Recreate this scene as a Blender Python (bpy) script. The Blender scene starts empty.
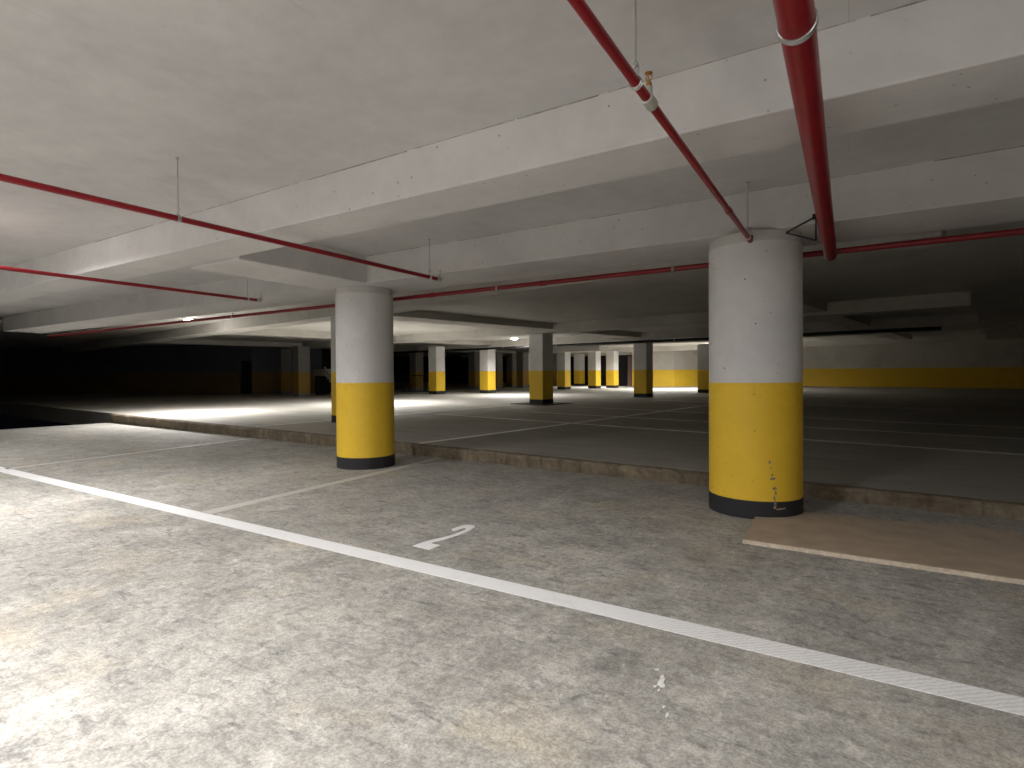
import bpy, bmesh, math, random
from mathutils import Vector, Matrix
random.seed(7)
SC = bpy.context.scene
COL = SC.collection
PI = math.pi

# ------------------------------------------------------------------ frames
YAW = math.radians(31.4)
FWD = Vector((-math.sin(YAW), math.cos(YAW), 0))
def fz(x, y):                       # the raised deck falls gently towards the lower bay
    return 0.10 + 0.0105 * (x * FWD.x + y * FWD.y)
UX, UY = Vector((.985, -.174, 0)), Vector((.174, .985, 0))      # grid of the raised deck
O = Vector((-11.09, 20.55, 0))
ROT = math.atan2(-.174, .985)
def uv(u, v, z=0):
    p = O + UX * u + UY * v
    return Vector((p.x, p.y, z))

# ------------------------------------------------------------------ mesh helpers
def new_bm():
    return bmesh.new()

def add_box(bm, lo, hi, mat=None):
    r = bmesh.ops.create_cube(bm, size=1.0)
    c = [(a + b) / 2 for a, b in zip(lo, hi)]
    s = [b - a for a, b in zip(lo, hi)]
    for v in r['verts']:
        v.co = Vector((c[0] + v.co.x * s[0], c[1] + v.co.y * s[1], c[2] + v.co.z * s[2]))
        if mat is not None:
            v.co = mat @ v.co
    return r['verts']

def add_prism(bm, pts, z0, z1):
    lo = [bm.verts.new((p[0], p[1], z0 if not callable(z0) else z0(p[0], p[1]))) for p in pts]
    hi = [bm.verts.new((p[0], p[1], z1 if not callable(z1) else z1(p[0], p[1]))) for p in pts]
    bm.faces.new(hi)
    bm.faces.new(lo[::-1])
    n = len(pts)
    for i in range(n):
        j = (i + 1) % n
        bm.faces.new((lo[i], lo[j], hi[j], hi[i]))

def frame_of(d):
    d = d.normalized()
    a = Vector((0, 0, 1)) if abs(d.z) < .9 else Vector((1, 0, 0))
    s = d.cross(a).normalized()
    return s, s.cross(d).normalized()

def add_tube(bm, pts, r, n=16, caps=True, closed=False):
    pts = [Vector(p) for p in pts]
    rings = []
    m = len(pts)
    s = None
    for i, p in enumerate(pts):
        if closed:
            d = pts[(i + 1) % m] - pts[i - 1]
        else:
            d = pts[min(i + 1, m - 1)] - pts[max(i - 1, 0)]
        d = d.normalized()
        if s is None:
            s, t = frame_of(d)
        else:
            s = (s - d * s.dot(d)).normalized()
        t = s.cross(d).normalized()
        rr = r[i] if isinstance(r, (list, tuple)) else r
        rings.append([bm.verts.new(p + s * math.cos(2 * PI * k / n) * rr + t * math.sin(2 * PI * k / n) * rr) for k in range(n)])
    for i in range(m if closed else m - 1):
        a, b = rings[i], rings[(i + 1) % m]
        for k in range(n):
            bm.faces.new((a[k], a[(k + 1) % n], b[(k + 1) % n], b[k]))
    if caps and not closed:
        bm.faces.new(rings[0][::-1]); bm.faces.new(rings[-1])

def add_lathe(bm, prof, c=(0, 0, 0), n=48, caps=True):
    rings = [[bm.verts.new((c[0] + r * math.cos(2 * PI * k / n), c[1] + r * math.sin(2 * PI * k / n), c[2] + z)) for k in range(n)] for r, z in prof]
    for a, b in zip(rings, rings[1:]):
        for k in range(n):
            bm.faces.new((a[k], a[(k + 1) % n], b[(k + 1) % n], b[k]))
    if caps:
        bm.faces.new(rings[0][::-1]); bm.faces.new(rings[-1])

def shear(bm):                      # lift deck pieces onto the sloping deck
    for v in bm.verts:
        v.co.z += fz(v.co.x, v.co.y)

def link(name, bm, mat, parent=None, smooth=False, bevel=0, seg=2):
    bmesh.ops.recalc_face_normals(bm, faces=bm.faces)
    me = bpy.data.meshes.new(name)
    bm.to_mesh(me); bm.free()
    me.materials.append(mat)
    if smooth:
        for p in me.polygons: p.use_smooth = True
        me.set_sharp_from_angle(angle=math.radians(35))
    o = bpy.data.objects.new(name, me)
    COL.objects.link(o)
    if parent: o.parent = parent
    if bevel:
        b = o.modifiers.new('bevel', 'BEVEL'); b.width = bevel; b.segments = seg; b.limit_method = 'ANGLE'
    return o

def tag(o, label, cat, group=None, kind=None):
    o['label'] = label; o['category'] = cat
    if group: o['group'] = group
    if kind: o['kind'] = kind
    return o

def thing(name, label, cat, loc=(0, 0, 0), rotz=0, group=None):
    o = bpy.data.objects.new(name, None); COL.objects.link(o)
    o.location = loc; o.rotation_euler = (0, 0, rotz)
    o.empty_display_size = .1
    return tag(o, label, cat, group, 'thing')

def dup(root, loc, rotz, label, group=None):
    r = root.copy(); COL.objects.link(r)
    r.location = loc; r.rotation_euler = (0, 0, rotz)
    r['label'] = label
    if group: r['group'] = group
    for ch in list(root.children):
        c = ch.copy(); COL.objects.link(c); c.parent = r
        for g in list(ch.children):
            d = g.copy(); COL.objects.link(d); d.parent = c
    return r

def struct(o, label=None):
    o['kind'] = 'structure'
    if label: o['label'] = label
    return o

# ------------------------------------------------------------------ materials
class NT:
    def __init__(s, name):
        s.m = bpy.data.materials.new(name); s.m.use_nodes = True
        s.t = s.m.node_tree; s.b = s.t.nodes['Principled BSDF']
        s.co = s.t.nodes.new('ShaderNodeTexCoord')
    def n(s, typ, ins=None, **props):
        nd = s.t.nodes.new(typ)
        for k, v in props.items(): setattr(nd, k, v)
        for k, v in (ins or {}).items():
            if isinstance(v, bpy.types.NodeSocket): s.t.links.new(v, nd.inputs[k])
            else: nd.inputs[k].default_value = v
        return nd
    def noise(s, scale, detail=4, rough=.55, vec=None, dist=0):
        return s.n('ShaderNodeTexNoise', {'Vector': vec or s.co.outputs['Object'], 'Scale': scale, 'Detail': detail, 'Roughness': rough, 'Distortion': dist}).outputs['Fac']
    def stretch(s, sc, rot=0):
        return s.n('ShaderNodeMapping', {'Vector': s.co.outputs['Object'], 'Scale': sc, 'Rotation': (0, 0, rot)}).outputs[0]
    def ramp(s, fac, stops):
        r = s.n('ShaderNodeValToRGB', {'Fac': fac})
        e = r.color_ramp.elements
        while len(e) < len(stops): e.new(.5)
        for el, (p, c) in zip(e, stops):
            el.position = p
            el.color = (c, c, c, 1) if isinstance(c, (int, float)) else (*c, 1)
        return r.outputs['Color']
    def mix(s, a, b, fac, mode='MIX'):
        nd = s.n('ShaderNodeMix', data_type='RGBA', blend_type=mode)
        for k, v in ((0, fac), (6, a), (7, b)):
            if isinstance(v, bpy.types.NodeSocket): s.t.links.new(v, nd.inputs[k])
            else: nd.inputs[k].default_value = v if k == 0 else (*v, 1)
        return nd.outputs[2]
    def bump(s, h, strength=.2, dist=.01):
        b = s.n('ShaderNodeBump', {'Height': h, 'Strength': strength, 'Distance': dist})
        s.t.links.new(b.outputs[0], s.b.inputs['Normal'])
    def done(s, col, rough=.7, metal=0.0, spec=None):
        if isinstance(col, bpy.types.NodeSocket): s.t.links.new(col, s.b.inputs['Base Color'])
        else: s.b.inputs['Base Color'].default_value = (*col, 1)
        if isinstance(rough, bpy.types.NodeSocket): s.t.links.new(rough, s.b.inputs['Roughness'])
        else: s.b.inputs['Roughness'].default_value = rough
        s.b.inputs['Metallic'].default_value = metal
        if spec is not None: s.b.inputs['Specular IOR Level'].default_value = spec
        return s.m

def mat_concrete_floor():
    s = NT('worn_concrete')
    big = s.noise(.6, 4, .6, dist=.4)
    mid = s.noise(3.4, 8, .72, dist=.25)
    strk = s.noise(1.0, 8, .74, vec=s.stretch((4.5, 13, 1), .42), dist=.5)
    strk2 = s.noise(1.0, 8, .74, vec=s.stretch((16, 6, 1), -.30), dist=.5)
    fine = s.noise(70, 5, .75)
    grain = s.noise(19, 6, .75, dist=.4)
    c = s.ramp(big, [(.3, (.305, .292, .265)), (.5, (.38, .364, .33)), (.72, (.45, .432, .395))])
    c = s.mix(c, s.ramp(mid, [(.34, (.21, .206, .192)), (.5, (.38, .364, .331)), (.66, (.54, .523, .485))]), .52)
    c = s.mix(c, (.14, .14, .137), s.ramp(strk, [(.53, 0), (.66, .7)]))
    c = s.mix(c, (.62, .60, .555), s.ramp(strk2, [(.55, 0), (.70, .5)]))
    pat = s.noise(1.5, 6, .65, dist=.7)
    c = s.mix(c, s.ramp(pat, [(.32, .30), (.68, .70)]), .42, 'OVERLAY')
    yel = s.noise(.8, 4, .6, vec=s.stretch((1, 1.4, 1), 1.1))
    c = s.mix(c, (.54, .46, .325), s.ramp(yel, [(.55, 0), (.72, .5)]))
    blot = s.noise(5.5, 7, .75, dist=.8)
    c = s.mix(c, (.16, .162, .16), s.ramp(blot, [(.575, 0), (.66, .6)]))
    c = s.mix(c, s.ramp(grain, [(.36, .16), (.64, .84)]), .36, 'OVERLAY')
    c = s.mix(c, s.ramp(fine, [(.38, .12), (.62, .88)]), .30, 'OVERLAY')
    spk = s.n('ShaderNodeTexVoronoi', {'Vector': s.co.outputs['Object'], 'Scale': 7.0, 'Randomness': 1.0}).outputs['Distance']
    c = s.mix(c, (.70, .68, .63), s.ramp(spk, [(.012, .8), (.035, 0)]))
    s.bump(mid, .25, .01)
    return s.done(c, s.ramp(mid, [(.3, .55), (.7, .85)]), spec=.35)

def mat_deck():
    s = NT('smooth_deck_concrete')
    big = s.noise(.25, 5, .6, dist=.4); strk = s.noise(1, 5, .65, vec=s.stretch((.6, 3.5, 1), .17))
    fine = s.noise(20, 3, .6)
    c = s.ramp(big, [(.3, (.34, .325, .288)), (.7, (.46, .44, .392))])
    c = s.mix(c, (.22, .212, .188), s.ramp(strk, [(.5, 0), (.72, .45)]))
    c = s.mix(c, s.ramp(fine, [(.3, .4), (.7, .6)]), .3, 'OVERLAY')
    return s.done(c, s.ramp(strk, [(.3, .62), (.7, .8)]), spec=.25)

def mat_kerb():
    s = NT('rough_kerb_concrete')
    a = s.noise(3, 6, .7); b = s.noise(16, 5, .7); v = s.noise(1, 4, .6, vec=s.stretch((9, 9, .7)))
    c = s.ramp(a, [(.3, (.13, .10, .068)), (.55, (.22, .18, .125)), (.75, (.33, .285, .19))])
    c = s.mix(c, (.07, .055, .04), s.ramp(v, [(.52, 0), (.72, .7)]))
    c = s.mix(c, s.ramp(b, [(.3, .28), (.7, .75)]), .45, 'OVERLAY')
    s.bump(b, .8, .02)
    return s.done(c, .9)

def mat_white(name, base, warm=(.0, .0, .0), pits=0.0, seam=0):
    s = NT(name)
    a = s.noise(.7, 5, .6, dist=.5); b = s.noise(6, 5, .65); f = s.noise(60, 2, .5)
    lo = tuple(x * .86 for x in base); hi = tuple(min(1, x * 1.06) for x in base)
    c = s.ramp(a, [(.3, lo), (.7, hi)])
    c = s.mix(c, s.ramp(b, [(.3, .44), (.7, .56)]), .6, 'OVERLAY')
    if pits:
        v = s.n('ShaderNodeTexVoronoi', {'Vector': s.co.outputs['Object'], 'Scale': 13.0}).outputs['Distance']
        gate = s.noise(7.0, 2, .5)
        m = s.n('ShaderNodeMath', {0: s.ramp(v, [(.09, 1), (.15, 0)]), 1: s.ramp(gate, [(.53, 0), (.60, pits)])}, operation='MULTIPLY').outputs[0]
        c = s.mix(c, (.05, .046, .042), m)
    if seam:                        # faint formwork joints running along Y
        sx = s.n('ShaderNodeSeparateXYZ', {0: s.co.outputs['Object']}).outputs[0]
        fr = s.n('ShaderNodeMath', {0: s.n('ShaderNodeMath', {0: sx, 1: seam}, operation='DIVIDE').outputs[0]}, operation='FRACT').outputs[0]
        brk = s.noise(1.4, 3, .6)
        m = s.n('ShaderNodeMath', {0: s.ramp(fr, [(.0, 1), (.007, 0)]), 1: s.ramp(brk, [(.5, 0), (.62, .32)])}, operation='MULTIPLY').outputs[0]
        c = s.mix(c, (.2, .19, .18), m)
    s.bump(f, .08, .004)
    return s.done(c, .62, spec=.3)

def mat_paint(name, base, dark, pits=.5, rough=.5):
    s = NT(name)
    a = s.noise(1.3, 5, .6); b = s.noise(9, 5, .7)
    c = s.ramp(a, [(.3, tuple(x * .9 for x in base)), (.7, base)])
    c = s.mix(c, s.ramp(b, [(.3, .44), (.7, .56)]), .5, 'OVERLAY')
    v = s.n('ShaderNodeTexVoronoi', {'Vector': s.co.outputs['Object'], 'Scale': 13.0}).outputs['Distance']
    g = s.noise(8.0, 2, .5)
    m = s.n('ShaderNodeMath', {0: s.ramp(v, [(.09, 1), (.15, 0)]), 1: s.ramp(g, [(.52, 0), (.6, pits)])}, operation='MULTIPLY').outputs[0]
    c = s.mix(c, dark, m)
    return s.done(c, rough, spec=.3)

def mat_line(name, base, wear, rough=.5, tread=False):
    s = NT(name)
    a = s.noise(5, 6, .7); b = s.noise(34, 4, .7)
    c = s.mix(base, (.36, .34, .31), s.ramp(a, [(.52, 0), (.75, wear)]))
    c = s.mix(c, (.40, .38, .36), s.ramp(b, [(.58, 0), (.7, wear * .6)]))
    if tread:                       # tyre tread prints on one end of the line
        wv = s.n('ShaderNodeTexWave', {'Vector': s.stretch((1, 1, 1), .9), 'Scale': 11.0, 'Distortion': 5.0, 'Detail': 2.0, 'Detail Scale': 2.0}, wave_type='BANDS').outputs['Fac']
        sx = s.n('ShaderNodeSeparateXYZ', {0: s.co.outputs['Object']}).outputs[0]
        gx = s.n('ShaderNodeMapRange', {'Value': sx, 'From Min': -1.35, 'From Max': -.8}).outputs[0]
        mm = s.n('ShaderNodeMath', {0: s.ramp(wv, [(.62, 0), (.85, .3)]), 1: gx}, operation='MULTIPLY').outputs[0]
        c = s.mix(c, (.42, .40, .38), mm)
    return s.done(c, rough, spec=.5)

def mat_plain(name, base, rough=.5, metal=0.0, var=.12, scale=8):
    s = NT(name)
    a = s.noise(scale, 4, .6)
    c = s.ramp(a, [(.3, tuple(x * (1 - var) for x in base)), (.7, tuple(x * (1 + var) for x in base))])
    return s.done(c, rough, metal)

def mat_emit(name, col, strength):
    s = NT(name)
    s.b.inputs['Emission Color'].default_value = (*col, 1)
    s.b.inputs['Emission Strength'].default_value = strength
    a = s.noise(3, 1)
    return s.done(s.ramp(a, [(.3, .78), (.7, .82)]), .4)

M = dict(
    floor=mat_concrete_floor(), deck=mat_deck(), kerb=mat_kerb(),
    ceil=mat_white('painted_soffit', (.60, .592, .588), pits=.10, seam=1.22),
    beam=mat_white('painted_beam', (.68, .672, .665), pits=.6),
    dceil=mat_white('deck_soffit', (.58, .565, .53)),
    shaft=mat_white('painted_column_concrete', (.73, .725, .72), pits=.85),
    collar=mat_white('bare_column_concrete', (.60, .59, .565)),
    yellow=mat_paint('yellow_paint', (.86, .565, .045), (.22, .14, .03), .6),
    black=mat_paint('charcoal_paint', (.030, .030, .034), (.08, .075, .07), .6, .6),
    line=mat_line('white_road_paint', (.90, .90, .90), .22, tread=True),
    oldline=mat_line('faded_road_paint', (.56, .54, .50), .6),
    deckline=mat_line('deck_road_paint', (.80, .79, .75), .3, .32),
    red=mat_plain('red_pipe_enamel', (.235, .007, .014), .36, 0, .15, 5),
    steel=mat_plain('galvanised_steel', (.55, .56, .55), .35, .9),
    fitting=mat_plain('grey_fitting', (.52, .53, .49), .45, .25),
    brass=mat_plain('brass', (.50, .27, .09), .35, .8),
    dark=mat_plain('black_metal', (.012, .012, .013), .5, .2),
    board=mat_plain('tan_screed', (.42, .335, .25), .8, 0, .14, 4),
    boardedge=mat_plain('pale_screed_edge', (.62, .53, .42), .8, 0, .2, 30),
    chip=mat_plain('broken_concrete', (.30, .23, .17), .9, 0, .5, 40),
    dustwall=mat_plain('dusty_grey_wall', (.13, .135, .17), .8, 0, .1, 1), dustdado=mat_plain('dusty_yellow_dado', (.20, .13, .05), .8, 0, .1, 1),  # left wall and dado colours darkened to stand in for missing light
    grime=mat_plain('grimy_white_paint', (.20, .195, .185), .8), grimedado=mat_plain('grimy_yellow_paint', (.30, .19, .04), .8),  # darkened white and yellow: the dim columns carry their shade as colour
    stone=mat_plain('grey_stair_concrete', (.30, .29, .26), .8),
    seam=mat_plain('dirty_joint', (.34, .33, .31), .9, 0, .5, 9),
    wall=mat_white('painted_wall', (.60, .585, .55)),
    dim=mat_plain('dark_partition', (.005, .005, .007), .8, 0, .2, 2),  # dark plinth colour; on the back walls it paints in the unlit depth
    brown=mat_plain('brown_timber', (.10, .055, .035), .6),
    lens=mat_emit('lamp_lens', (1.0, .95, .85), 30),
    housing=mat_plain('lamp_housing', (.75, .75, .73), .4),
    splash=mat_plain('white_splash', (.80, .79, .76), .6),
)

# ------------------------------------------------------------------ setting: lower bay
def kerb_y(x):
    return 7.66 - .069 * (x + 1.58)

SOF, SLAB = 3.0, 3.43
bm = new_bm(); add_box(bm, (-22, -12, -.25), (14, 12, 0)); struct(link('floor', bm, M['floor']), 'worn grey concrete floor of the lower parking bay')

# raised deck, its front edge is the rough kerb
bm = new_bm()
NX = 60
xs = [-70 + 100 * i / NX for i in range(NX + 1)]
pts = [(x, kerb_y(x) + .16) for x in xs] + [(30, 75), (-70, 75)]
add_prism(bm, pts, lambda x, y: fz(x, y) - .6, lambda x, y: fz(x, y))
bmesh.ops.triangulate(bm, faces=[f for f in bm.faces if len(f.verts) > 4])
struct(link('floor_raised_deck', bm, M['deck']), 'darker concrete deck one step above the lower bay')

bm = new_bm()                       # rough cast kerb strip with a nibbled upper edge
N = 420
rings = []
rk = random.Random(3)
wob = 0
for i in range(N + 1):
    x = -22 + 36 * i / N
    wob = wob * .8 + rk.uniform(-.008, .008)
    y = kerb_y(x); z = fz(x, y) + .002
    dz = -rk.uniform(0, .012) - (.025 if -2.05 < x < -1.45 else 0) - (.02 if rk.random() < .05 else 0)
    yy = y + wob
    ring = [(x, yy + .03, -.05), (x, yy + .02, .03), (x, yy + .012 + rk.uniform(-.012, .012), z * .5), (x, yy + rk.uniform(-.006, .006), z - .035 + dz),
            (x, yy + .03, z + dz), (x, yy + .10, z + dz * .4), (x, yy + .20, z - .001), (x, yy + .20, -.05)]
    rings.append([bm.verts.new(p) for p in ring])
for a, b in zip(rings, rings[1:]):
    for k in range(8):
        bm.faces.new((a[k], a[(k + 1) % 8], b[(k + 1) % 8], b[k]))
bm.faces.new(rings[0]); bm.faces.new(rings[-1][::-1])
struct(link('trim_1', bm, M['kerb'], smooth=True), 'rough brown concrete kerb face along the edge of the raised deck')

# lower bay ceiling and beams
bm = new_bm(); add_box(bm, (-22, -12, SLAB), (14, 7.25, SLAB + .3)); struct(link('ceiling', bm, M['ceil']), 'painted concrete slab over the lower bay')
def beam(name, lo, hi, lab, mat='beam'):
    b = new_bm(); add_box(b, lo, hi)
    return struct(link(name, b, M[mat], bevel=.012), lab)
beam('ceiling_beam', (-22, 3.56, 3.035), (14, 4.13, SLAB + .02), 'deep painted beam crossing the ceiling in front of the round columns')
beam('ceiling_beam', (-22, 6.27, SOF), (14, 7.29, SLAB + .02), 'painted beam carried by the two round columns')
beam('ceiling_beam', (-7.63, 4.13, SOF), (-6.52, 6.27, SLAB + .02), 'short cross beam running to the round column on the left')
beam('ceiling_beam', (-22, -3.2, 3.035), (14, -2.6, SLAB + .02), 'painted ceiling beam behind the viewpoint')

def joint(y, z, x0, x1, sd):
    r = random.Random(sd); b_ = new_bm(); x = x0
    while x < x1:
        L = r.uniform(.25, 1.3); hgt = r.uniform(.002, .009)
        add_box(b_, (x, y - .004, z - hgt), (min(x + L, x1), y + .01, z + .005))
        x += L + r.uniform(0, .5) ** 2
    return b_
struct(link('trim_2', joint(3.56, SLAB, -9, 4, 2), M['seam']), 'dirty hairline joint where the slab meets the front beam')
struct(link('trim_3', joint(6.27, SLAB, -6.5, 4, 6), M['seam']), 'dirty hairline joint where the slab meets the column beam')

# lower bay enclosing walls (out of the photograph)
def wall_seg(name, a, b, h=3.45, base=None, t=.25, lab=None, mats=('wall', 'yellow'), yh=1.42, slope=True):
    """a painted wall between two floor points: white above, yellow dado below (a child)"""
    a = Vector((*a, 0)); b = Vector((*b, 0)); d = (b - a).normalized(); nrm = Vector((d.y, -d.x, 0))
    def quad(bm_, z0, z1, off=0.0):
        P = [a - nrm * 0 + nrm * off, b + nrm * off, b - nrm * t, a - nrm * t]
        add_prism(bm_, [(p.x, p.y) for p in P], z0, z1)
        if slope: shear(bm_)
    bm_ = new_bm(); quad(bm_, -.05 if base is None else base, h)
    o = struct(link(name, bm_, M[mats[0]]), lab)
    if mats[1]:
        b2 = new_bm(); quad(b2, -.04, yh, .004)
        link('dado_paint', b2, M[mats[1]], parent=o)
    return o

wall_seg('wall_back', (14, -12), (-22, -12), 3.5, lab='painted wall behind the viewpoint', slope=False)
wall_seg('wall_right', (13, 11), (13, -12), 3.5, lab='painted wall closing the lower bay on the right', slope=False)

# ------------------------------------------------------------------ round columns of the lower bay
def chip_mesh(cx, R, spot, r):
    bm_ = new_bm(); px, pz, w, h = spot
    px += .012
    ang0 = math.atan2(-math.sqrt(max(1e-6, R * R - (px - cx) ** 2)), px - cx)
    ring = []
    n = 11
    for k in range(n):
        a = 2 * PI * k / n; q = r.uniform(.55, 1.1)
        aa = ang0 + math.cos(a) * w * q / R; z = pz + math.sin(a) * h * q
        ring.append(bm_.verts.new(((R + .002) * math.cos(aa), (R + .002) * math.sin(aa), z)))
    c = bm_.verts.new(((R + .004) * math.cos(ang0), (R + .004) * math.sin(ang0), pz))
    for k in range(n): bm_.faces.new((c, ring[k], ring[(k + 1) % n]))
    return bm_

R0 = .478
def round_column(x, y, label, yh=1.42):
    t = thing('round_column', label, 'column', (x, y, 0), 0, 'round columns of the lower bay')
    b = new_bm(); add_lathe(b, [(R0 + .004, 0), (R0 + .006, .02), (R0 + .005, .19)], n=72); link('base_band', b, M['black'], t, True)['label'] = 'charcoal painted base band'
    b = new_bm(); add_lathe(b, [(R0 + .002, .19), (R0 + .002, yh)], n=72); link('yellow_band', b, M['yellow'], t, True)['label'] = 'yellow painted lower shaft'
    b = new_bm(); add_lathe(b, [(R0, yh), (R0, 2.89)], n=72); link('shaft', b, M['shaft'], t, True)['label'] = 'off-white painted upper shaft'
    b = new_bm(); add_lathe(b, [(R0 - .006, 2.89), (R0 - .006, 2.998)], n=72); link('collar', b, M['collar'], t, True)['label'] = 'bare grey strip under the beam'
    return t
round_column(-7.055, 6.735, 'round concrete column with smooth yellow lower half beside the faded white stall line')
rc = round_column(-.888, 6.65, 'thick round concrete column with chipped yellow paint beside the tan floor slab')
spots = [(-.70, .60, .014, .020), (-.69, .54, .010, .014), (-.675, .47, .016, .015), (-.668, .43, .030, .018), (-.655, .33, .032, .020),
         (-.645, .285, .012, .030), (-.655, .235, .012, .035), (-.65, .175, .016, .03), (-.655, .135, .022, .020), (-.61, .115, .045, .013), (-.57, .12, .02, .012)]
rch = random.Random(5)
for sp in spots:
    link('paint_chip', chip_mesh(-.888, R0 + .004, sp, rch), M['chip'], rc)['label'] = 'broken paint showing bare concrete'

# tan raised slab poured against the right column
b = new_bm()
arc = [(-.888 + (R0 + .008) * math.cos(math.radians(a)), 6.65 + (R0 + .008) * math.sin(math.radians(a))) for a in range(-82, 6, 8)]
poly = [(-.795, 5.25), (1.35, 5.20), (1.35, 6.75)] + [p for p in arc[::-1]]
add_prism(b, poly, 0, .032)
t = thing('floor_slab', 'tan concrete slab on the floor in front of the chipped round column', 'slab', (0, 0, 0))
link('slab_top', b, M['board'], t, bevel=.004)
b = new_bm()
rr = random.Random(9)
N = 60
top = []; bot = []
for i in range(N + 1):
    x = -.80 + 2.15 * i / N; y = 5.249 - .05 * i / N
    top.append((bm_v := b.verts.new((x, y + .014 + rr.uniform(-.004, .004), .0335))))
    bot.append(b.verts.new((x, y - .012 + rr.uniform(-.006, .006), .0)))
mid = [b.verts.new((p.co.x, p.co.y - .022, .0325)) for p in top]
for i in range(N):
    b.faces.new((top[i], top[i + 1], mid[i + 1], mid[i])); b.faces.new((mid[i], mid[i + 1], bot[i + 1], bot[i]))
link('slab_edge', b, M['boardedge'], t)['label'] = 'pale worn front edge'

# ------------------------------------------------------------------ floor markings
def flat(name, pts, mat, label, cat, zf=lambda x, y: 0.0, h=.003, group=None):
    b_ = new_bm(); add_prism(b_, pts, lambda x, y: zf(x, y) - .001, lambda x, y: zf(x, y) + h)
    return tag(link(name, b_, M[mat]), label, cat, group, 'thing')

flat('parking_line', [(-21, 3.60), (-21, 3.37), (-5.45, 3.246), (2, 3.19), (12, 3.12), (12, 3.30), (2, 3.365), (-5.75, 3.432)], 'line',
     'broad bright white line crossing the whole floor in front of the number 2', 'parking line')
flat('parking_line', [(-6.02, 3.43), (-6.215, 3.43), (-6.32, 5.23), (-6.415, 6.64), (-6.56, 8.10), (-6.44, 8.10), (-6.245, 6.47), (-6.145, 5.09)], 'oldline',
     'faded white stall line running past the foot of the left round column to the kerb', 'parking line')
flat('parking_line', [(-12.08, 3.46), (-12.24, 3.46), (-12.86, 8.50), (-12.70, 8.50)], 'oldline',
     'faded white stall line end touching the kerb at the left edge', 'parking line')
flat('painted_number', [(-3.304, 3.694), (-3.102, 3.684), (-3.1, 3.826), (-3.124, 3.838), (-3.207, 3.833), (-3.213, 3.863), (-3.175, 3.978), (-3.151, 4.154), (-3.149, 4.358), (-3.166, 4.43), (-3.178, 4.478),
      (-3.20, 4.505), (-3.223, 4.519), (-3.26, 4.52), (-3.292, 4.505), (-3.322, 4.462), (-3.332, 4.39), (-3.335, 4.298), (-3.286, 4.255), (-3.265, 4.291), (-3.262, 4.35), (-3.253, 4.386), (-3.238, 4.393), (-3.224, 4.382), (-3.210, 4.36), (-3.203, 4.334),
      (-3.20, 4.25), (-3.204, 4.179), (-3.218, 4.10), (-3.241, 4.018), (-3.283, 3.899), (-3.301, 3.785)], 'line',
     'white stencilled number 2 painted on the lower floor', 'painted number')

def ribbon(p, q, w):
    p = Vector(p); q = Vector(q); d = (q - p).normalized(); n = Vector((-d.y, d.x)) * w / 2
    out = []
    K = 10
    for i in range(K + 1): out.append(tuple(p.lerp(q, i / K) + n))
    for i in range(K, -1, -1): out.append(tuple(p.lerp(q, i / K) - n))
    return out
DK = [((-7.13, 8.22), (-4.2, 25.4), .12, 'long white line running away across the raised deck from the kerb'),
      ((-13.17, 8.75), (-11.8, 18.5), .12, 'white stall line on the lit deck behind the left round column'),
      ((-11.6, 14.22), (4.0, 11.5), .11, 'white cross line on the raised deck, the one nearest the kerb'),
      ((-9.2, 16.33), (4.0, 14.2), .11, 'white cross line on the raised deck, second from the kerb'),
      ((-8.9, 19.4), (4.0, 16.9), .10, 'white cross line on the raised deck, third from the kerb'),
      ((-8.1, 25.34), (3.0, 23.4), .10, 'white cross line on the raised deck, farthest from the kerb')]
for p, q, w, lab in DK:
    flat('deck_line', ribbon(p, q, w * 1.15), 'deckline', lab, 'parking line', fz, .004)

t = thing('paint_splash', 'small white paint splash on the floor below the broad white line', 'paint splash', (-.78, 2.66, 0))
rs = random.Random(4)
for x, y, w_, h_ in [(-.008, .05, .013, .022), (0, .01, .018, .05), (.018, -.03, .012, .03), (-.012, -.055, .008, .012), (.012, -.08, .007, .013), (.07, -.20, .008, .015), (.10, -.25, .007, .03), (-.05, .10, .012, .012)]:
    b = new_bm(); ring = []
    for k in range(9):
        q = rs.uniform(.5, 1.1); ring.append((x + math.cos(2 * PI * k / 9) * w_ * q, y + math.sin(2 * PI * k / 9) * h_ * q))
    add_prism(b, ring, -.001, .003)
    link('paint_drop', b, M['splash'], t)

# ------------------------------------------------------------------ sprinkler pipes
PX = {}
def hanger(parent, x, y, zp, r, ztop):
    """rod and ring that hold a pipe running along Y"""
    b_ = new_bm(); add_tube(b_, [(x, y, zp + r + .055), (x, y, ztop)], .0055, 8); add_lathe(b_, [(.016, -.012), (.016, 0)], (x, y, ztop), 12)
    o = link('hanger_rod', b_, M['steel'], parent, True); o['label'] = 'thin steel hanger rod'
    b_ = new_bm()
    ringp = [(x + (r + .004) * math.cos(2 * PI * k / 20), y, zp + (r + .004) * math.sin(2 * PI * k / 20)) for k in range(20)]
    for dy in (-.010, 0, .010):
        add_tube(b_, [(p[0], p[1] + dy, p[2]) for p in ringp], .005, 6, closed=True)
    ear = [(x, y, zp + r), (x - .016, y, zp + r + .03), (x - .013, y, zp + r + .055), (x, y, zp + r + .066), (x + .013, y, zp + r + .055), (x + .016, y, zp + r + .03)]
    add_tube(b_, ear, .0045, 6, closed=True)
    add_lathe(b_, [(.006, -.013), (.013, -.008), (.014, .004), (.008, .013)], (x, y, zp + r + .062), 12)
    g = link('clamp_ring', b_, M['steel'], parent, True); g['label'] = 'steel clamp ring around the pipe'

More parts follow.
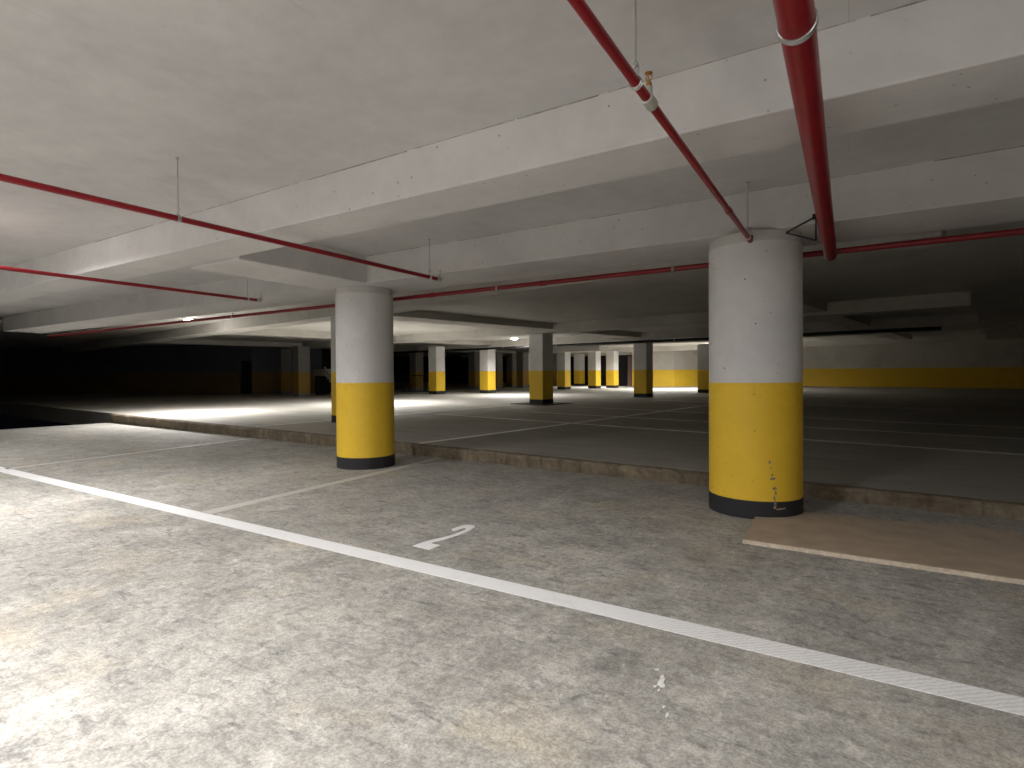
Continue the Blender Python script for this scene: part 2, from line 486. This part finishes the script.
def branch_pipe(label, x, y0, y1, zp, r=.026, rods=(), tees=(), elbow=True, joints=(), grey_end=True):
    t = thing('sprinkler_pipe', label, 'pipe', (0, 0, 0))
    b_ = new_bm(); add_tube(b_, [(x, y0, zp), (x, y1, zp)], r, 20); link('pipe_run', b_, M['red'], t, True)
    for y in rods: hanger(t, x, y, zp, r, SLAB)
    for y in tees:
        b_ = new_bm()
        add_tube(b_, [(x, y - .05, zp), (x, y - .048, zp), (x, y + .05, zp), (x, y + .052, zp)], [r + .001, r + .009, r + .009, r + .001], 20)
        add_tube(b_, [(x, y, zp), (x, y, zp + r + .045)], .019, 16)
        tee = link('tee_fitting', b_, M['fitting'], t, True); tee['label'] = 'pale grey tee fitting'
        b_ = new_bm()
        add_lathe(b_, [(.015, 0), (.015, .02), (.009, .022), (.009, .035)], (x, y, zp + r + .045), 16)
        for sx in (-1, 1):
            add_tube(b_, [(x + sx * .008, y, zp + r + .078), (x + sx * .015, y, zp + r + .092), (x + sx * .006, y, zp + r + .112)], .0028, 8)
        add_lathe(b_, [(.003, 0), (.004, .034)], (x, y, zp + r + .078), 8)
        add_lathe(b_, [(.006, 0), (.02, .003), (.02, .005), (.004, .006)], (x, y, zp + r + .111), 20)
        h = link('sprinkler_head', b_, M['brass'], t, True); h['label'] = 'small upright brass sprinkler head'
    for y in joints:
        b_ = new_bm(); add_tube(b_, [(x, y - .035, zp), (x, y - .034, zp), (x, y + .034, zp), (x, y + .035, zp)], [r + .0005, r + .006, r + .006, r + .0005], 20); link('coupling', b_, M['red'], t, True)
    if elbow:
        b_ = new_bm(); add_tube(b_, [(x, y1 - .06, zp), (x, y1 - .058, zp), (x, y1, zp), (x, y1 + .016, zp + .006), (x, y1 + .026, zp + .022), (x, y1 + .028, zp + .05)], [r + .001, r + .006, r + .006, r + .006, r + .004, r + .002], 20)
        link('elbow', b_, M['fitting' if grey_end else 'red'], t, True)
        b_ = new_bm(); add_lathe(b_, [(.016, .0), (.016, .025), (.009, .027), (.007, .075), (.003, .077), (.015, .079), (.015, .082)], (x, y1 + .028, zp + .05), 14)
        h = link('sprinkler_head', b_, M['steel'], t, True); h['label'] = 'small upright sprinkler head at the pipe end'
    return t
branch_pipe('thin red sprinkler pipe hung on two rods, ending above the right round column', -.856, -6, 6.115, 2.885, r=.0235, rods=(2.545, 5.95, -.6), tees=(2.745,), joints=(4.93,), grey_end=False)
branch_pipe('thin red sprinkler pipe ending above the floor between the two round columns', -4.985, -6, 6.19, 2.90, rods=(5.98, 2.6), joints=())
branch_pipe('short dark red sprinkler pipe end with one rod, left of the cross beam', -9.03, -6, 6.10, 2.905, rods=(5.87,), joints=())

# thick main on the right
t = thing('sprinkler_main', 'thick red sprinkler main with a steel band in the top right corner', 'pipe')
b = new_bm(); add_tube(b, [(-.168, -6, 2.85), (-.168, 7.22, 2.85)], .064, 28); link('pipe_run', b, M['red'], t, True)
b = new_bm()
for dy in (-.012, -.004, .004, .012):
    add_tube(b, [(-.168 + .067 * math.cos(2 * PI * k / 28), 2.40 + dy, 2.85 + .067 * math.sin(2 * PI * k / 28)) for k in range(28)], .0055, 8, closed=True)
add_tube(b, [(-.168, 2.40, 2.92), (-.168, 2.40, SLAB)], .006, 8)
link('clamp_ring', b, M['steel'], t, True)['label'] = 'steel band clamp with its rod'

# cross main behind the column beam
t = thing('sprinkler_main', 'long red sprinkler main passing behind both round columns under the beam', 'pipe')
b = new_bm(); add_tube(b, [(-21.5, 7.21, 2.885), (-7, 7.264, 2.89), (-3.8, 7.264, 2.895), (8, 7.264, 2.90)], .033, 20); link('pipe_run', b, M['red'], t, True)
for x, y in ((-4.69, 7.264), (-11.7, 7.245), (-1.95, 7.264)):
    b = new_bm()
    for dx in (-.012, 0, .012):
        add_tube(b, [(x + dx, y + .038 * math.cos(2 * PI * k / 20), 2.892 + .038 * math.sin(2 * PI * k / 20)) for k in range(20)], .006, 6, closed=True)
    add_tube(b, [(x, y, 2.93), (x, y, 2.998)], .006, 8)
    link('clamp_ring', b, M['steel'], t, True)['label'] = 'steel clamp fixing the pipe to the beam'
for x in (-3.88, -6.0):
    b = new_bm(); add_tube(b, [(x - .04, 7.264, 2.893), (x - .039, 7.264, 2.893), (x + .039, 7.264, 2.893), (x + .04, 7.264, 2.893)], [.034, .040, .040, .034], 20); link('coupling', b, M['red'], t, True)

# black triangular bracket by the right column top
t = thing('black_bracket', 'thin black triangular bracket fixed to the beam, right of the thin pipe end', 'bracket')
b = new_bm()
for p, q in (((-.535, 6.25, 2.945), (-.27, 6.25, 3.07)), ((-.535, 6.25, 2.945), (-.27, 6.25, 2.83)), ((-.27, 6.25, 3.07), (-.27, 6.25, 2.83))):
    add_tube(b, [p, q], .008, 10)
add_box(b, (-.30, 6.24, 3.045), (-.24, 6.268, 3.095))
link('bracket_frame', b, M['dark'], t, True)

# ------------------------------------------------------------------ raised deck: square columns
S = .71
def square_proto():
    t = thing('square_column', '', 'column', (0, 0, 0), ROT, 'square columns on the raised deck')
    h = S / 2
    b_ = new_bm(); add_box(b_, (-h - .004, -h - .004, -.05), (h + .004, h + .004, .20)); link('base_band', b_, M['black'], t)['label'] = 'charcoal painted base band'
    b_ = new_bm(); add_box(b_, (-h - .002, -h - .002, .20), (h + .002, h + .002, 1.405)); link('yellow_band', b_, M['yellow'], t)['label'] = 'yellow painted lower part'
    b_ = new_bm(); add_box(b_, (-h, -h, 1.405), (h, h, 2.94)); link('shaft', b_, M['shaft'], t)['label'] = 'off-white painted upper part'
    return t
SQ = [((-11.09, 20.55), 'square yellow and white column standing on the dark raised plinth, centre of the deck'),
      ((-9.02, 27.82), 'square yellow and white column in front of the lit far wall, right of the middle'),
      ((-21.78, 26.73), 'square yellow column with one brightly lit face, first clear of the left round column'),
      ((-19.63, 29.18), 'square yellow column with one lit face, just left of the ceiling lamp'),
      ((-18.1, 37.11), 'square yellow column with bright right face, first right of the plinth column'),
      ((-16.94, 40.16), 'square far yellow column, middle one of three against the dark openings'),
      ((-16.08, 41.77), 'square far yellow column, beside the widest dark opening'),
      ((-21.2, 46.7), 'pale square column deep in the back, evenly lit, between two nearer far columns'),
      ((-7.37, 34.68), 'square yellow column half hidden by the right round column'),
      ((-11.9, 10.77), 'square yellow column half hidden behind the left round column'),
      ((-27.49, 21.21), 'dim square column standing in the shade left of the stairs'),
      ((-31.76, 23.15), 'dim narrow-looking square column against the dark left wall'),
      ((-26.99, 30.79), 'dim square column standing behind the black railing'),
      ((-25.13, 35.55), 'dim square column in the dark gap between the two lit-faced columns'),
      ((-24.4, 37.59), 'dim square column peeping out right behind the lit-faced column'),
      ((-24.88, 40.78), 'dim square column in the dark gap below the ceiling lamp'),
      ((-23.29, 39.86), 'dim square column in the dark gap left of the plinth column'),
      ((-24.02, 41.96), 'pale square column edge showing left behind the plinth column'),
      ((-23.03, 45.5), 'dim square column edge showing right behind the plinth column')]
first = None
for (x, y), lab in SQ:
    if first is None:
        first = square_proto(); first.location = (x, y, fz(x, y)); first['label'] = lab
    else:
        q = dup(first, (x, y, fz(x, y)), ROT, lab)
        if lab.startswith('dim'):      # darker copies of the column paint, shade put into the colour
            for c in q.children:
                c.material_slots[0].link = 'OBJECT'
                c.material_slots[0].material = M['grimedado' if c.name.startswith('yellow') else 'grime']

# plinth under the first square column
b = new_bm()
P = [uv(-.95, -.95), uv(.95, -.95), uv(.95, .95), uv(-.95, .95)]
add_prism(b, [(p.x, p.y) for p in P], lambda x, y: fz(x, y) - .02, lambda x, y: fz(x, y) + .022)
tag(link('column_plinth', b, M['dim'], bevel=.01), 'low dark plinth around the foot of the centre deck column', 'plinth', None, 'thing')

# ------------------------------------------------------------------ raised deck: ceiling and beams
DS = 3.32                            # slab underside above the deck
b = new_bm()
add_prism(b, [(-70, 7.25), (30, 7.25), (30, 75), (-70, 75)], DS, DS + .3); shear(b)
struct(link('ceiling_raised_deck', b, M['dceil']), 'painted slab over the raised deck')
def dbeam(u0, u1, v0, v1, z, lab, mat='dceil'):
    b_ = new_bm(); P = [uv(u0, v0), uv(u1, v0), uv(u1, v1), uv(u0, v1)]
    add_prism(b_, [(p.x, p.y) for p in P], z, DS + .02); shear(b_)
    return struct(link('deck_beam', b_, M[mat], bevel=.01), lab)
dbeam(-40, 14, -10.1, -9.35, 2.965, 'painted beam over the raised deck, nearest the round columns')
dbeam(-45, 14, -.36, .36, 2.96, 'painted beam over the plinth column')
dbeam(-55, 14, 7.0, 7.85, 2.95, 'painted beam over the second row of deck columns')
dbeam(-12, -6, 14.0, 14.68, 2.74, 'low painted beam in front of the far columns')
dbeam(-6, 14, 14.3, 15.0, 3.1, 'painted beam over the third row of deck columns')
dbeam(-30, 14, 23.4, 24.1, 2.95, 'lit painted beam close to the far wall')
dbeam(-.3, .9, -9.35, -.36, 3.08, 'shallow beam running back to the plinth column')
dbeam(-.1, .9, .36, 7.15, 3.05, 'shallow beam behind the plinth column')
dbeam(-10.4, -9.6, -9.35, 21, 3.05, 'shallow beam over the lit-faced columns')
dbeam(-20.4, -19.6, -9.35, 21, 3.05, 'shallow beam at the dark left side')
dbeam(10, 10.8, -9.35, 21, 3.05, 'shallow beam at the dark right side')

# dark main under the second beam row
t = thing('ceiling_pipe', 'long dark pipe under the far ceiling beam behind the plinth column', 'pipe')
b = new_bm(); a, c = uv(-30, 6.45), uv(13, 6.45)
add_tube(b, [(a.x, a.y, fz(a.x, a.y) + 2.81), (c.x, c.y, fz(c.x, c.y) + 2.81)], .07, 14); link('pipe_run', b, M['dark'], t, True)
for uu in (-24, -16, -8.0, -4, 3, 8):
    p = uv(uu, 6.45); z = fz(p.x, p.y)
    b = new_bm(); add_tube(b, [(p.x, p.y, z + 2.85), (p.x, p.y, z + DS + .01)], .012, 8); add_lathe(b, [(.085, -.02), (.085, .02)], (p.x, p.y, z + 2.81), 14)
    link('hanger_rod', b, M['steel'], t, True)

# ------------------------------------------------------------------ far walls
def dwall(name, a, b_, lab, mats=('wall', 'yellow'), h=DS, base=None):
    return wall_seg(name, a, b_, h, base, lab=lab, mats=mats)
dwall('wall_far_right', (-15.75, 45.55), (-12.43, 46.41), 'lit far wall with a yellow dado, left of its corner')
dwall('wall_far_return', (-12.43, 46.41), (-8.6, 51.6), 'far wall turning away into the dark')
dwall('wall_far_back', (-8.6, 51.6), (20, 47), 'far wall in the dark on the right')
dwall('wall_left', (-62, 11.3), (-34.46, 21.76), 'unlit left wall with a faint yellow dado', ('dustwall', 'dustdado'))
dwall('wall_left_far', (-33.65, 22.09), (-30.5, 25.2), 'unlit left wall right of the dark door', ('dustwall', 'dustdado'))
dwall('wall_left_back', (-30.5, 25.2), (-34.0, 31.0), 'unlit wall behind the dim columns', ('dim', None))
# door recess
b = new_bm(); d = Vector((.815, .33, 0)).normalized(); n = Vector((d.y, -d.x, 0)); a = Vector((-34.46, 21.76, 0)) - n * .18
P = [a, a + d * .88, a + d * .88 - n * .06, a - n * .06]
add_prism(b, [(p.x, p.y) for p in P], -.02, 2.2); shear(b)
o = struct(link('door_1', b, M['dark']), 'black door in the unlit left wall')
b = new_bm(); P = [a + n * .18, a + n * .18 + d * .88, a + d * .88 - n * .07, a - n * .07]
add_prism(b, [(p.x, p.y) for p in P], 2.2, DS); shear(b)
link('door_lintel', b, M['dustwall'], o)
# near-black walls closing the back, darkness put into their colour
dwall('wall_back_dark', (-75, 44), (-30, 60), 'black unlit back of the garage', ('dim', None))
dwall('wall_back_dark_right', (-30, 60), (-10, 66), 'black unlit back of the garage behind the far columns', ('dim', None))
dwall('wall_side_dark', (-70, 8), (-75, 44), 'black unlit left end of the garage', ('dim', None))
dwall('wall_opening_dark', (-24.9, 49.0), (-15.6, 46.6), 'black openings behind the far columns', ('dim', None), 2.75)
dwall('wall_opening_lintel', (-24.9, 48.95), (-15.75, 46.55), 'pale strip of wall above the black openings', ('wall', None), base=2.75)
dwall('wall_deck_right', (20, 47), (20, 8), 'unlit right side of the raised deck')

# brown post beside the opening
p0 = Vector((-15.72, 45.35, 0))
b = new_bm(); add_box(b, (-.33, 0, 0), (0, .06, 2.6), Matrix.Translation((p0.x, p0.y, fz(p0.x, p0.y))) @ Matrix.Rotation(math.radians(31), 4, 'Z'))
tag(link('timber_panel', b, M['brown']), 'narrow brown upright panel beside the widest dark opening', 'panel', None, 'thing')

# ------------------------------------------------------------------ staircase and railing (dim, left)
t = thing('staircase', 'dim concrete stair flight with a landing in the shade behind the left round column', 'stairs', (-27.5, 23.2, fz(-27.5, 23.2)), math.radians(-12))
b = new_bm(); add_box(b, (-.9, -.5, 1.18), (.5, .6, 1.6)); link('landing', b, M['stone'], t)
b = new_bm()
for i in range(8):
    x = .5 + .25 * i; z = 1.42 - .17 * i
    add_box(b, (x, -.5, z - .30), (x + .26, .6, z))
link('flight', b, M['stone'], t)
for y in (-.5, .6):
    b = new_bm(); add_tube(b, [(.45, y, 1.72), (2.45, y, .32)], .055, 8)
    for i in range(5):
        x = .62 + .42 * i; zz = 1.72 - (x - .45) * .70
        add_tube(b, [(x, y, zz - .38), (x, y, zz)], .02, 6)
    link('handrail', b, M['stone'], t, True)
b = new_bm(); add_box(b, (-.9, -.4, 0), (-.7, .5, 1.19)); link('support', b, M['dim'], t)

a = Vector((-26.9, 26.2, 0)); c = Vector((-22.9, 27.9, 0))
t = thing('railing', 'black metal railing with upright bars between the left round column and the first lit column', 'railing')
def at_deck(p, h): return (p.x, p.y, fz(p.x, p.y) + h)
for h in (1.15, .12):
    b = new_bm(); add_tube(b, [at_deck(a, h), at_deck(c, h)], .03, 8); link('rail', b, M['dark'], t, True)
NB = 22
for i in range(NB + 1):
    p = a.lerp(c, i / NB); post = i % 11 == 0
    b = new_bm(); add_tube(b, [at_deck(p, 0 if post else .12), at_deck(p, 1.15)], .03 if post else .014, 8); link('post' if post else 'bar', b, M['dark'], t, True)

# ------------------------------------------------------------------ lamps
def lamp_proto():
    t_ = thing('ceiling_lamp', '', 'lamp', (0, 0, 0), 0, 'round ceiling lamps')
    b_ = new_bm(); add_lathe(b_, [(.25, 0), (.25, -.04), (.235, -.05), (.22, -.05)], n=40); link('housing', b_, M['housing'], t_, True)
    b_ = new_bm(); add_lathe(b_, [(.222, -.035), (.218, -.065), (.165, -.098), (.09, -.113), (.01, -.118)], n=40); link('diffuser', b_, M['lens'], t_, True)['label'] = 'glowing white diffuser'
    return t_
def light(p, power, kind='AREA', size=.34, spread=170, col=(1, .978, .968)):
    l = bpy.data.lights.new('lamp_light', kind); l.energy = power; l.color = col
    if kind == 'AREA': l.shape = 'DISK'; l.size = size; l.spread = math.radians(spread)
    else: l.shadow_soft_size = .09
    o = bpy.data.objects.new('lamp_light', l); COL.objects.link(o); o.location = p
    return o
LAMPS = [  # x, y, deck?, downlight power, spread, side glow, label
    (-16.4, 27.15, 1, 340, 150, 6, 'lit round lamp on the far ceiling, left above the plinth column'),
    (-19.6, 10.6, 1, 400, 140, 9, 'lit round lamp on the deck ceiling beyond the left edge'),
    (-17.7, 17.9, 1, 470, 142, 10, 'lit round lamp hidden behind the left round column'),
    (-17.9, 42.6, 1, 230, 125, 2, 'lit round lamp behind the middle far column'),
    (-12.35, 39.3, 1, 430, 155, 18, 'lit round lamp hidden behind the column in front of the lit far wall'),
    (-8.3, 41.6, 1, 470, 160, 20, 'lit round lamp at the far right, hidden by the right round column'),
    (-3.3, -.9, 0, 320, 170, 50, 'lit round lamp over the bright floor in front'),
    (-8.9, 1.6, 0, 220, 170, 22, 'lit round lamp over the left of the lower bay'),
    (2.2, -2.0, 0, 150, 170, 50, 'lit round lamp over the right of the lower bay'),
    (-15.2, 1.8, 0, 130, 160, 12, 'lit round lamp at the far left of the lower bay'),
]
first = None
for x, y, dk, pw, sp, gl, lab in LAMPS:
    z = (fz(x, y) + DS) if dk else SLAB
    if first is None:
        first = lamp_proto(); first.location = (x, y, z); first['label'] = lab
    else:
        dup(first, (x, y, z), 0, lab)
    light((x, y, z - .125), pw, 'AREA', .40, sp)
    light((x, y, z - .235), gl, 'POINT')

# ------------------------------------------------------------------ world, camera, colour
w = bpy.data.worlds.new('world'); SC.world = w; w.use_nodes = True
w.node_tree.nodes['Background'].inputs[0].default_value = (.02, .022, .03, 1)
w.node_tree.nodes['Background'].inputs[1].default_value = .05

cam = bpy.data.cameras.new('camera'); co = bpy.data.objects.new('camera', cam); COL.objects.link(co)
cam.sensor_width = 36; cam.lens = 36 * 550 / 1024; cam.clip_start = .02; cam.clip_end = 300
pit, rol = math.radians(-.75), math.radians(.4)
up = Vector((0, 0, 1)); rt = Vector((math.cos(YAW), math.sin(YAW), 0))
F = FWD * math.cos(pit) + up * math.sin(pit); U = up * math.cos(pit) - FWD * math.sin(pit)
R2 = rt * math.cos(rol) - U * math.sin(rol); U2 = U * math.cos(rol) + rt * math.sin(rol)
m = Matrix((R2, U2, -F)).transposed().to_4x4(); m.translation = (0, 0, 1.5)
co.matrix_world = m
SC.camera = co
SC.view_settings.view_transform = 'Standard'
SC.view_settings.look = 'None'
SC.view_settings.exposure = 0
SC.cycles.use_denoising = True
SC.cycles.max_bounces = 8
SC.cycles.diffuse_bounces = 6
SC.cycles.sample_clamp_indirect = 5
